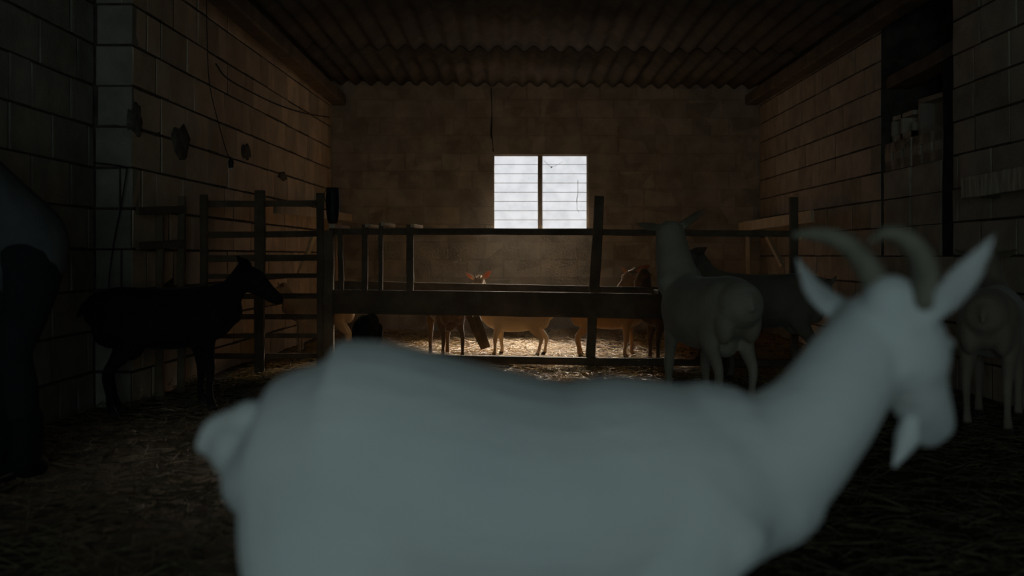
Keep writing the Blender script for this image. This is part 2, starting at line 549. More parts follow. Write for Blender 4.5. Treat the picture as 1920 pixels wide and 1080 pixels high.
for k in range(4, 7):       # plain filling courses
    for j in range(2):
        put_right(wall_right, 'concrete_block', block_mesh(0.50, 0.22, j, M_BLOCK), OY1 - 0.01 - j * 0.508, k * 0.22, 0.012 * j)
hb = hollow_block('hollow_block', 0.50, 0.215, 0.2, 2, M_BLOCK, web=0.13, bar=0.075)
for j in range(2):
    put_right(wall_right, 'hollow_block', hb, OY1 - 0.01 - j * 0.508, 1.54, 0.01 + 0.01 * j)
hb2 = hollow_block('broken_hollow_block', 0.42, 0.20, 0.2, 2, M_BLOCK, 1.0)
put_right(wall_right, 'broken_hollow_block', hb2, OY1 - 0.06, 1.76, 0.04)
hb3 = hollow_block('broken_hollow_block', 0.36, 0.27, 0.2, 1, M_BLOCK, 1.0)
put_right(wall_right, 'broken_hollow_block', hb3, OY1 - 0.55, 1.755, 0.05, 0.10)
link('gap_shade_bar', new_mesh('gap_shade_bar', *beam((RX + 0.075, 6.525, 0.86), (RX + 0.075, 6.525, 2.2), 0.10, 0.19, up=(0, 1, 0), jit=0.004)), wall_right, M_GAPSHADE)  # dark bar added in the empty slot to paint its shade, no real timber
o = link('lintel', new_mesh('lintel', *beam((RX + 0.14, OY0 - 0.08, 2.28), (RX + 0.14, OY1 + 0.12, 2.24), 0.2, 0.10, jit=0.006)), wall_right, M_WOOD)

# corrugated roof, every sheet a piece of the ceiling
ceil = tag(link('ceiling', new_mesh('ceiling', *box(-2.9, 3.5, FRONT - 0.3, 11.9, ROOF + 0.16, ROOF + 0.20)), None, M_ROOF), 'corrugated fibre cement roof seen from below', kind='structure')
pitch, ncorr, amp = 0.177, 6, 0.028
seg = 8
xs = np.arange(ncorr * seg + seg // 2 + 1) * pitch / seg
sheet_v, sheet_f = [], []
slen = 2.44
for yy in (0, slen):
    for layer in (0, 0.006):
        for x in xs:
            sheet_v.append((x, yy, amp * math.cos(2 * math.pi * x / pitch) + layer))
nn = len(xs)
for i in range(nn - 1):
    sheet_f.append((i, i + 2 * nn, i + 2 * nn + 1, i + 1))
    sheet_f.append((nn + i, nn + i + 1, i + 3 * nn + 1, i + 3 * nn))
    sheet_f.append((i, i + 1, nn + i + 1, nn + i))
    sheet_f.append((2 * nn + i, 3 * nn + i, 3 * nn + i + 1, 2 * nn + i + 1))
sheet = new_mesh('roof_sheet', sheet_v, sheet_f, True)
sheet.materials.append(M_ROOF)
for r_ in range(6):
    for c_ in range(6):
        o = link('roof_sheet', sheet, ceil)
        o.location = (-2.80 + c_ * pitch * ncorr, 11.75 - (r_ + 1) * 2.30, ROOF + 0.045 + 0.010 * (r_ % 2) + 0.004 * (c_ % 2) - 0.010 * c_)
        o.rotation_euler = (0, 0, 0)
for x, nm in ((-2.02, 0), (2.80, 1)):
    tag(link('trim_%d' % (nm + 1), new_mesh('wall_plate', *beam((x, 11.36, 2.70), (x, 5.9, 2.70), 0.16, 0.13, jit=0.008)), None, M_WOOD), 'dark roof timber along the top of the %s block wall' % ('left' if nm == 0 else 'right'), kind='structure')

def wall_patch(px, py, w, h, seed):
    r = random.Random(seed)
    k = (LX_FAR - LX_STEP) / (BACK - STEP_Y)
    Y = (LX_STEP - k * STEP_Y) / ((px - 960.0) / F - k)
    c = P(px, py, Y)
    n = 14
    ring = [(0.5 * w * r.uniform(0.65, 1.1) * math.cos(2 * math.pi * i / n), 0.5 * h * r.uniform(0.65, 1.1) * math.sin(2 * math.pi * i / n)) for i in range(n)]
    v = [(c.x - 0.03, c.y + a, c.z + b_) for a, b_ in ring] + [(c.x + 0.008, c.y + a * 0.9, c.z + b_ * 0.9) for a, b_ in ring] + [(c.x + 0.014, c.y + a * 0.5, c.z + b_ * 0.5) for a, b_ in ring]
    f = [(i, (i + 1) % n, n + (i + 1) % n, n + i) for i in range(n)] + [(n + i, n + (i + 1) % n, 2 * n + (i + 1) % n, 2 * n + i) for i in range(n)] + [tuple(range(2 * n, 3 * n))]
    link('cement_patch', new_mesh('cement_patch', v, f, True), wall_left, M_CEMENT)


M_CEMENT = mat('dark_cement_smear', (0.10, 0.088, 0.07), 0.97, (0.20, 0.17, 0.13), 12, 0.9, 50)
wall_patch(340, 268, 0.42, 0.30, 1)
wall_patch(256, 225, 0.16, 0.26, 2)
wall_patch(462, 285, 0.30, 0.16, 3)
wall_patch(530, 330, 0.40, 0.10, 4)

# window with louvred panes
win = tag(bpy.data.objects.new('window_1', None), 'two-light louvred window of frosted panes in the back wall', kind='structure')
COL.objects.link(win)
win.location = (0.5 * (WX0 + WX1), BACK + 0.06, WZ0)
wo = win.location
fr = [box(WX0 - 0.005, WX0 + 0.012, BACK + 0.035, BACK + 0.09, WZ0, WZ1), box(WX1 - 0.012, WX1 + 0.005, BACK + 0.035, BACK + 0.09, WZ0, WZ1),
      box(WX0, WX1, BACK + 0.035, BACK + 0.09, WZ1 - 0.012, WZ1 + 0.006), box(WX0, WX1, BACK + 0.035, BACK + 0.09, WZ0 - 0.006, WZ0 + 0.012)]
link('window_frame', new_mesh('window_frame', *shift(join(fr), wo)), win, M_FRAME)
mx0, mx1 = 0.304, 0.358
link('mullion', new_mesh('mullion', *shift(beam(((mx0 + mx1) / 2, BACK + 0.055, WZ0), ((mx0 + mx1) / 2, BACK + 0.055, WZ1), 0.055, 0.06, up=(0, 1, 0), jit=0.001), wo)), win, M_FRAME)
edges = [WZ0 + 0.004 + i * 0.1085 for i in range(9)]
for a, b in ((WX0 + 0.006, mx0 + 0.002), (mx1 - 0.002, WX1 - 0.006)):
    w = b - a
    hgt = 0.1115
    v, f = box(-w / 2, w / 2, -0.003, 0.003, -hgt / 2, hgt / 2)
    pm = new_mesh('pane', v, f); pm.materials.append(M_PANE)
    clip = new_mesh('pane_edge', *box(-w / 2, w / 2, -0.006, 0.004, -0.0024, 0.0024)); clip.materials.append(M_FRAME)
    for i in range(8):
        o = link('pane', pm, win)
        o.location = ((a + b) / 2 - wo.x, 0.0, edges[i] + 0.054 - wo.z)
        o.rotation_euler = (math.radians(-7 + random.uniform(-1, 1)), 0, 0)
        if i:
            e = link('pane_edge', clip, win)
            e.location = ((a + b) / 2 - wo.x, -0.008, edges[i] - wo.z)
# bits of thread and web that hang in front of the panes
tv = [tuple(P(1083.5, y, BACK - 0.005)) + (0.0022, 0.0022) for y in (338, 352, 364)] + [tuple(P(1081.5, 374, BACK - 0.005)) + (0.0045, 0.0045)] + [tuple(P(1082, y, BACK - 0.005)) + (0.0022, 0.0022) for y in (384, 392)] + [tuple(P(1085.5, 398, BACK - 0.005)) + (0.0015, 0.0015)]
link('thread', new_mesh('thread', *shift(tube(tv, 6, 2, up=(0, 1, 0)), wo), True), win, M_CABLE)
link('web', new_mesh('web', *shift(join([tube([tuple(P(a, b, BACK - 0.004)) + (0.0010, 0.0010) for a, b in ((1020, 301), (1027, 308), (1034, 313), (1045, 309), (1055, 303))], 5, 2, up=(0, 1, 0)), ellipsoid(P(1034, 313.5, BACK - 0.004), (0.010, 0.006, 0.010), 8, 5)]), wo), True), win, M_CABLE)
link('window_sill', new_mesh('window_sill', *shift(beam((WX0 - 0.03, BACK + 0.03, WZ0 - 0.012), (WX1 + 0.03, BACK + 0.03, WZ0 - 0.012), 0.14, 0.024, jit=0.002), wo)), win, M_MORTARB)

# ------------------------------------------------------------------ timber work
def piece(name, vf, parent, m, smooth=False):
    return link(name, new_mesh(name, *shift(vf, parent.location), smooth), parent, m)


FY = 7.40   # depth of the fence in front of the pen
# fence: two posts, top rail, bottom rail
b = P(1110, 700, FY)
fence = thing('timber_fence', (b.x, FY, 0), 'dark open timber fence crossing below the bright window', 'fence')
piece('post', beam(P(1106, 704, FY - 0.02), P(1124, 368, FY + 0.05), 0.075, 0.06, up=(0, 1, 0), jit=0.006), fence, M_WOOD)
piece('post', beam(P(1489, 690, FY + 0.1), P(1488, 370, FY + 0.1), 0.056, 0.056, up=(0, 1, 0)), fence, M_WOOD)
piece('post', beam(P(614, 690, FY + 0.2), P(612, 432, FY + 0.2), 0.105, 0.08, up=(0, 1, 0), jit=0.005), fence, M_WOOD)
piece('rail', beam(P(618, 434, FY + 0.28), P(1118, 435, FY + 0.10), 0.035, 0.050, jit=0.002), fence, M_WOOD)
piece('rail', beam(P(1108, 435, FY + 0.10), P(1500, 439, FY + 0.17), 0.035, 0.046, jit=0.003), fence, M_WOOD)
piece('rail', beam(P(700, 672, FY + 0.02), P(1262, 679, FY - 0.1), 0.05, 0.055, jit=0.003), fence, M_WOOD)
piece('rail', beam(P(1240, 679, FY - 0.09), P(1486, 681, FY + 0.05), 0.045, 0.05, jit=0.003), fence, M_WOOD)

# feed trough on the fence
YL, YR = 7.62, 7.22
tb = P(920, 600, 7.5)
trough = thing('feed_trough', (tb.x, 7.5, 0), 'long dark plank feed trough fixed below the fence rail', 'trough')
piece('front_board', beam(P(612, 565, YL), P(1244, 574.5, YR), 0.035, 0.188, jit=0.002), trough, M_WOOD)
piece('back_board', beam(P(616, 545, YL + 0.36), P(1246, 559, YR + 0.36), 0.03, 0.165, jit=0.002), trough, M_WOOD)
piece('bottom_board', beam(P(614, 579, YL + 0.18), P(1244, 590, YR + 0.18), 0.34, 0.025, jit=0.002), trough, M_WOOD)
for px, YY in ((618, YL), (1238, YR)):
    A, B_ = P(px, 566, YY), P(px, 566, YY)
    A.y = YY + 0.01; B_.y = YY + 0.35
    piece('end_board', beam((A.x, A.y, A.z), (A.x, B_.y, A.z), 0.025, 0.17, jit=0.001), trough, M_WOOD)
# slats of the feeding barrier above the trough, each with a short pale cross piece on top
for px, top, dx, dz, w in ((684, 421, 12, 5, 0.045), (714, 418, 11, 8, 0.032), (769, 421, 14, 3, 0.055)):
    A, B_ = P(px, 548, 7.56), P(px, top, 7.56)
    piece('upright', beam(A, B_, w, 0.04, up=(0, 1, 0), jit=0.002), trough, M_WOOD)
    c0 = P(px + 4, top + 2, 7.53)
    piece('cross_piece', beam(c0, c0 + Vector((0.03, 0.42, 0)), 0.03, 0.028, jit=0.001), trough, M_PALEWOOD)
c0 = P(622, 424, 7.5)
piece('cross_piece', beam(c0, c0 + Vector((0.04, 0.45, 0.0)), 0.05, 0.03, jit=0.001), trough, M_PALEWOOD)
piece('upright', beam(P(640, 548, 7.58), P(638, 430, 7.58), 0.04, 0.04, up=(0, 1, 0)), trough, M_WOOD)
# crossed legs under the trough
piece('trestle_leg', beam(P(878, 590, 7.85), P(906, 652, 8.55), 0.05, 0.03, up=(0, 1, 0)), trough, M_WOOD)
piece('trestle_leg', beam(P(893, 590, 7.95), P(914, 648, 8.62), 0.05, 0.03, up=(0, 1, 0)), trough, M_WOOD)

# gate of horizontal boards
GY = 7.2
GL, GR = 6.88, 7.62      # the gate stands slightly open to the left wall
gb = P(490, 690, GY)
gate = thing('livestock_gate', (gb.x, GY, 0), 'dark timber gate of wide-spaced horizontal boards beside the black goat', 'gate')
for px, top, w in ((382, 365, 0.045), (487, 357, 0.072), (601, 362, 0.052)):
    gy = GL + (GR - GL) * (px - 377) / 229.0 - 0.035
    foot = P(px, 686, gy); foot.z = -0.02
    piece('post', beam(foot, P(px, top, gy), w, 0.05, up=(0, 1, 0), jit=0.003), gate, M_WOOD)
for ya, yb, h in ((383, 381, 0.046), (441, 438, 0.046), (485, 483, 0.050), (518, 517, 0.036), (556, 555, 0.040), (594, 594, 0.040), (630, 629, 0.036), (668, 667, 0.040)):
    piece('board', beam(P(379, ya, GL + 0.01), P(606, yb, GR + 0.01), 0.022, h, jit=0.002), gate, M_WOOD)

# piece of fence between the gate and the left wall
sb = P(300, 690, 6.2)
side = thing('fence_panel', (sb.x, 6.2, 0), 'short dark fence panel between the gate and the left wall', 'fence')
for px, YY, top in ((340, 6.36, 368), (300, 6.08, 400)):
    foot = P(px, 700, YY); foot.z = -0.02
    piece('post', beam(foot, P(px, top, YY), 0.044, 0.04, up=(0, 1, 0)), side, M_WOOD)
for y0, y1 in ((396, 392), (462, 456), (550, 544), (640, 632)):
    piece('board', beam(P(258, y0, 5.74), P(346, y1, 6.36), 0.022, 0.046, jit=0.002), side, M_WOOD)


def hay_rack(A, B_, h, strut, m, label, nboards=1, w=0.03):
    A, B_ = Vector(A), Vector(B_)
    t = thing('hay_rack', ((A.x + B_.x) / 2, (A.y + B_.y) / 2, 0), label, 'hay rack')
    piece('top_board', beam(A, B_, w, h, jit=0.002, rings=8), t, m)
    for a, c in strut:
        piece('strut', beam(a, c, 0.045, 0.035, jit=0.003), t, M_PALEWOOD)
    return t


hay_rack((-1.885, 7.75, 1.262), (-1.87, 11.3, 1.325), 0.085,
         [(P(592, 436, 9.0), P(560, 516, 9.15)), ((-1.95, 11.0, 1.25), (-2.05, 11.2, 0.02))], M_PALEWOOD,
         'pale board hay rack with a slanting strut along the left wall behind the gate')
hay_rack((2.60, 8.42, 1.225), (2.62, 11.2, 1.21), 0.105,
         [(P(1437, 440, 9.3), P(1468, 500, 9.1)), ((2.66, 11.0, 1.18), (2.72, 11.2, 0.02))], M_PALEWOOD,
         'pale board hay rack with a slanting strut in the far right corner')
t = hay_rack((2.79, 4.2, 1.312), (2.78, 6.0, 1.298), 0.13, [], M_STAINWOOD,
             'stained pale plank rack fixed along the near right wall')
piece('bracket', beam((2.80, 4.6, 1.26), (2.90, 4.6, 1.26), 0.04, 0.05), t, M_WOOD)
piece('bracket', beam((2.80, 5.8, 1.25), (2.90, 5.8, 1.25), 0.04, 0.05), t, M_WOOD)

# black bucket hung beside the gate post
bk = P(624, 418, 7.55)
bucket = thing('feed_bucket', (bk.x, 7.55, bk.z), 'black rounded bucket hanging at the top of the gate corner post', 'bucket')
cx = bk.x
prof = [(P(0, 418, 7.55).z, 0.036), (P(0, 405, 7.55).z, 0.047), (P(0, 385, 7.55).z, 0.053), (P(0, 366, 7.55).z, 0.052), (P(0, 353, 7.55).z, 0.045)]
outer = tube([(cx, 7.55, z, r, r) for z, r in prof], 20, 4, up=(0, 1, 0), round_ends=False)
piece('shell', outer, bucket, M_BLACK, True)
piece('rim', tube([(cx + 0.046 * math.cos(a), 7.55 + 0.046 * math.sin(a), prof[-1][0], 0.005, 0.005) for a in np.linspace(0, 2 * math.pi, 17)], 6, 2), bucket, M_BLACK, True)
piece('handle', tube([(cx - 0.048, 7.55, prof[-1][0], .003, .003), (cx - 0.062, 7.53, prof[-1][0] - 0.05, .003, .003), (cx - 0.05, 7.50, prof[-1][0] - 0.10, .003, .003), (cx, 7.49, prof[-1][0] - 0.11, .003, .003)], 6, 4), bucket, M_CABLE, True)

# cables and lamp on the left
lamp_y = 6.6
lp = P(433, 296, lamp_y)
lamp = thing('hanging_lamp', (lp.x, lp.y, lp.z), 'small bare bulb in a black socket on a thin wire by the left wall', 'lamp')
wire = [tuple(P(x, y, lamp_y)) + (0.0028, 0.0028) for x, y in ((386, -78), (388, 60), (391, 140), (398, 185), (410, 232), (424, 282), (432, 298))]
piece('wire', tube(wire, 6, 4, up=(0, 1, 0)), lamp, M_CABLE, True)
piece('socket', tube([tuple(P(432, 297, lamp_y)) + (0.010, 0.010), tuple(P(433, 303, lamp_y)) + (0.019, 0.019), tuple(P(433, 312, lamp_y)) + (0.017, 0.017)], 12, 3, up=(0, 1, 0)), lamp, M_BLACK, True)
piece('bulb', ellipsoid(P(433.5, 315, lamp_y), (0.012, 0.012, 0.016)), lamp, M_GLASSBULB, True)
cab = thing('sagging_cable', P(618, 222, 10.9), 'black cable sagging along the top of the left block wall', 'cable')
pts = [(405, 120, 6.9), (425, 146, 7.2), (470, 172, 8.0), (520, 196, 9.0), (570, 212, 10.0), (618, 220, 10.9)]
piece('cord', tube([tuple(P(*q)) + (0.006, 0.006) for q in pts], 6, 5), cab, M_CABLE, True)
cab2 = thing('bent_wire', P(212, 500, 5.7), 'thin wire bent round the step of the left wall', 'wire')
piece('strand', tube([tuple(P(x, y, 5.78)) + (0.004, 0.004) for x, y in ((176, 305), (205, 308), (230, 312), (237, 316), (236, 330), (226, 390), (214, 450), (206, 510), (204, 540))], 6, 4, up=(0, 1, 0)), cab2, M_CABLE, True)
cab3 = thing('hanging_thread', P(922, 285, 11.3), 'short cobwebbed wire hanging above the left corner of the window', 'wire')
piece('strand', tube([tuple(P(x, y, 11.33)) + (r, r) for x, y, r in ((921, 165, .004), (922, 215, .004), (921, 250, .012), (923, 262, .006), (924, 275, .003), (925, 283, .009))], 6, 4, up=(0, 1, 0)), cab3, M_CABLE, True)


# ------------------------------------------------------------------ goats
def set_zone(me, ears, hoof_z, patch=None):
    n = len(me.vertices)
    co = np.empty(n * 3); me.vertices.foreach_get('co', co); co = co.reshape(-1, 3)
    col = np.zeros((n, 4)); col[:, 3] = 1
    for base, tip in ears:
        a, b_ = np.array(base), np.array(tip)
        d = b_ - a; L2 = d @ d
        t = ((co - a) @ d) / L2
        q = a + np.clip(t, 0, 1)[:, None] * d
        dist = np.linalg.norm(co - q, axis=1)
        mk = np.clip((t - 0.12) / 0.2, 0, 1) * (dist < 0.055)
        col[:, 0] = np.maximum(col[:, 0], mk)
    col[:, 1] = np.clip((hoof_z - co[:, 2]) / 0.012, 0, 1)
    if patch is not None:
        for c, r, k in patch:
            dd = np.linalg.norm(co - np.array(c), axis=1)
            col[:, 2] = np.maximum(col[:, 2], k * np.clip(1.4 * (1 - dd / r), 0, 1))
    at = me.color_attributes.new('zone', 'FLOAT_COLOR', 'POINT')
    at.data.foreach_set('color', col.ravel())


def head_frame(yaw, pitch):
    y, p = math.radians(yaw), math.radians(pitch)
    f = np.array([math.cos(p) * math.cos(y), math.cos(p) * math.sin(y), -math.sin(p)])
    l = np.array([-math.sin(y), math.cos(y), 0])
    return f, l, np.cross(f, l)


HEAD = [(-0.035, 0.040, 0.046, 0.000), (0.02, 0.060, 0.066, -0.012), (0.075, 0.064, 0.073, -0.020), (0.125, 0.050, 0.060, -0.026), (0.175, 0.037, 0.045, -0.028),
        (0.225, 0.034, 0.038, -0.032), (0.255, 0.026, 0.028, -0.036)]


def head_parts(poll, f, l, u, s, ears, wide=1.0, ear_w=1.0, ear_t=0.009):
    parts = [tube([tuple(poll + f * a * s + u * d * s) + (w * s * wide, h * s) for a, w, h, d in HEAD], 16, 4, up=u)]
    # jaw
    parts.append(tube([tuple(poll + f * a * s + u * d * s) + (w * s, h * s) for a, w, h, d in ((0.04, 0.042, 0.03, -0.072), (0.11, 0.034, 0.022, -0.070), (0.18, 0.026, 0.018, -0.064), (0.235, 0.022, 0.016, -0.060))], 12, 3, up=u))
    # brows
    for sgn in (1, -1):
        parts.append(ellipsoid(poll + (f * 0.085 + l * sgn * 0.052 + u * 0.022) * s, (0.022 * s, 0.018 * s, 0.014 * s), 10, 6))
    zones = []
    for base, tip, flat, *more in ears:
        b_, t_ = np.array(base), np.array(tip)
        bend, ew = more if more else (np.zeros(3), ear_w)
        d = t_ - b_
        wd = (0.016, 0.030, 0.036, 0.034, 0.022, 0.006)
        keys = []
        for i, w in enumerate(wd):
            t = i / (len(wd) - 1)
            q = b_ + d * t + np.array(flat) * 0.012 * s * math.sin(math.pi * t) + np.array(bend) * math.sin(math.pi * t)
            keys.append(tuple(q) + (w * s * ew, ear_t * s * (1.3 - 0.6 * t)))
        parts.append(tube(keys, 12, 3, up=flat))
        zones.append((b_, t_))
    return parts, zones


def make_goat(label, X, Y, yaw, s=1.0, poll=(0.50, 0.0, 0.93), head_yaw=0.0, head_pitch=35.0, ear_l=None, ear_r=None, coat=None, fat=1.0, leg_s=1.0,
              front=(0.0, 0.0), hind=(0.0, 0.0), voxel=0.010, tail=1, horns=False, patch=None, udder=True, ear_w=1.0, neck=1.0, head=1.0):
    z_up = (leg_s - 1.0) * 0.40
    t = thing('goat', (X, Y, 0), label, 'goat', 'goats in the barn', math.radians(yaw))
    g = lambda x, y, z: (x * s, y * s, (z + z_up) * s)
    parts = []
    trunk = [(-0.345, .600, .100, .110), (-0.27, .590, .130, .140), (-0.11, .550, .150, .168), (0.06, .540, .155, .172), (0.20, .555, .132, .168), (0.31, .57, .100, .140), (0.385, .58, .055, .085)]
    parts.append(tube([g(x, 0, z - (fat - 1) * 0.10) + (w * s * fat, h * s * (1 + (fat - 1) * 0.6)) for x, z, w, h in trunk], 20, 5))
    parts.append(tube([g(0.10, 0, .655) + (.05 * s, .05 * s), g(0.20, 0, .680) + (.05 * s, .045 * s), g(0.30, 0, .66) + (.05 * s, .06 * s)], 12, 3))
    f, l, u = head_frame(head_yaw, head_pitch)
    pol = np.array(g(*poll))
    nb, ne = np.array(g(0.25, 0, .60)), pol - f * 0.015 * s - u * 0.02 * s
    mid = nb * 0.5 + ne * 0.5 + np.array([0.03 * s, 0, -0.01 * s])
    parts.append(tube([tuple(nb) + (.092 * s, .125 * s), tuple(nb * .75 + ne * .25 + (mid - (nb + ne) / 2) * .7) + (.080 * s * neck, .105 * s), tuple(mid) + (.062 * s * neck, .080 * s * neck ** .5), tuple(ne) + (.048 * s * neck, .060 * s * neck ** .5)], 16, 5, up=(-0.3, 0, 1)))
    el = ear_l or (0.135, 0.035, -0.02)     # along left, up, forward
    er = ear_r or (0.135, 0.035, -0.02)
    ears = []
    for sgn, e in ((1, el), (-1, er)):
        b_ = pol + (f * 0.01 + l * sgn * 0.045 + u * 0.025) * s
        tip = b_ + (l * sgn * e[0] + np.array([0, 0, 1]) * e[1] + f * e[2]) * s
        ears.append((b_, tip, f * 0.9 - u * 0.2))
    hp, zones = head_parts(pol, f, l, u, s * head, ears, ear_w=ear_w, wide=head ** 0.5, ear_t=max(0.008, voxel * 0.9))
    parts += hp
    for i, sg in enumerate((1, -1)):
        dx = front[i]
        k = lambda x, z, r, r2=None: (x * s, sg * 0.092 * s * fat ** 0.5, z * leg_s * s, r * s, (r2 or r) * s)
        sh = g(0.235, sg * 0.085, .545)
        parts.append(tube([sh + (.052 * s, .085 * s), g(0.20 + dx * 0.2, sg * 0.098, .42) + (.045 * s, .060 * s), k(0.215 + dx * 0.55, .315, .031, .036), k(0.225 + dx * 0.75, .235, .029, .030),
                           k(0.222 + dx * 0.9, .15, .020, .021), k(0.222 + dx, .070, .022, .024), k(0.235 + dx, .03, .024, .028), k(0.242 + dx, .006, .026, .032)], 12, 4, up=(1, 0, 0.01)))
        dx = hind[i]
        k = lambda x, z, r, r2=None: (x * s, sg * 0.092 * s * fat ** 0.5, z * leg_s * s, r * s, (r2 or r) * s)
        hpz = g(-0.255, sg * 0.075, .585)
        parts.append(tube([hpz + (.062 * s, .110 * s), g(-0.215 + dx * 0.2, sg * 0.098, .46) + (.055 * s, .100 * s), k(-0.245 + dx * 0.4, .36, .038, .055), k(-0.315 + dx * 0.7, .27, .025, .033),
                           k(-0.325 + dx * 0.8, .215, .022, .027), k(-0.312 + dx * 0.9, .13, .018, .020), k(-0.302 + dx, .066, .022, .024), k(-0.288 + dx, .03, .024, .028), k(-0.280 + dx, .006, .026, .032)], 12, 4, up=(1, 0, 0.01)))
    parts.append(ellipsoid(g(-0.305, 0, .565), (.105 * s, .128 * s, .150 * s)))
    for sg in (1, -1):       # pin bones and back of the thighs
        parts.append(ellipsoid(g(-0.365, sg * .050, .600), (.050 * s, .050 * s, .075 * s)))
        parts.append(ellipsoid(g(-0.325, sg * .072, .500), (.070 * s, .052 * s, .115 * s)))
    if udder:
        parts.append(ellipsoid(g(-0.20, 0, .375), (.075 * s, .065 * s, .07 * s)))
    if tail:
        parts.append(tube([g(-0.40, 0, .645) + (.022 * s, .02 * s), g(-0.445, 0, .66 if tail > 0 else .62) + (.024 * s, .018 * s), g(-0.475, 0, .70 if tail > 0 else .56) + (.014 * s, .010 * s)], 10, 3))
    me = voxel_union('goat_body', parts, voxel * s ** 0.5, 8)
    co = np.empty(len(me.vertices) * 3); me.vertices.foreach_get('co', co)
    co = co.reshape(-1, 3); co[:, 2] = np.maximum(co[:, 2], 0.0); me.vertices.foreach_set('co', co.ravel()); me.update()
    set_zone(me, zones, 0.045 * s, patch)
    link('body', me, t, coat or C_TAN)
    for sgn in (1, -1):
        e = pol + (f * 0.088 + l * sgn * 0.060 + u * 0.004) * s
        link('eye', new_mesh('eye', *ellipsoid(e, (.011 * s,) * 3, 10, 6), True), t, M_EYE)
    if horns:
        for sgn in (1, -1):
            b_ = pol + (f * 0.035 + l * sgn * 0.022 + u * 0.045) * s
            hk = []
            for q in np.linspace(0, 1, 5):
                hk.append(tuple(b_ + (u * 0.06 * q + l * sgn * 0.018 * q - f * 0.05 * q * q) * s) + (.010 * s * (1 - .75 * q),) * 2)
            link('horn', new_mesh('horn', *tube(hk, 10, 2, up=f), True), t, M_HORN)
    return t


# --- the white goat close to the camera, standing across the picture
GYC = 1.36


def W(px, py, dy=0.0):
    p = P(px, py, GYC + dy)
    return np.array([p.x, p.y - GYC, p.z])


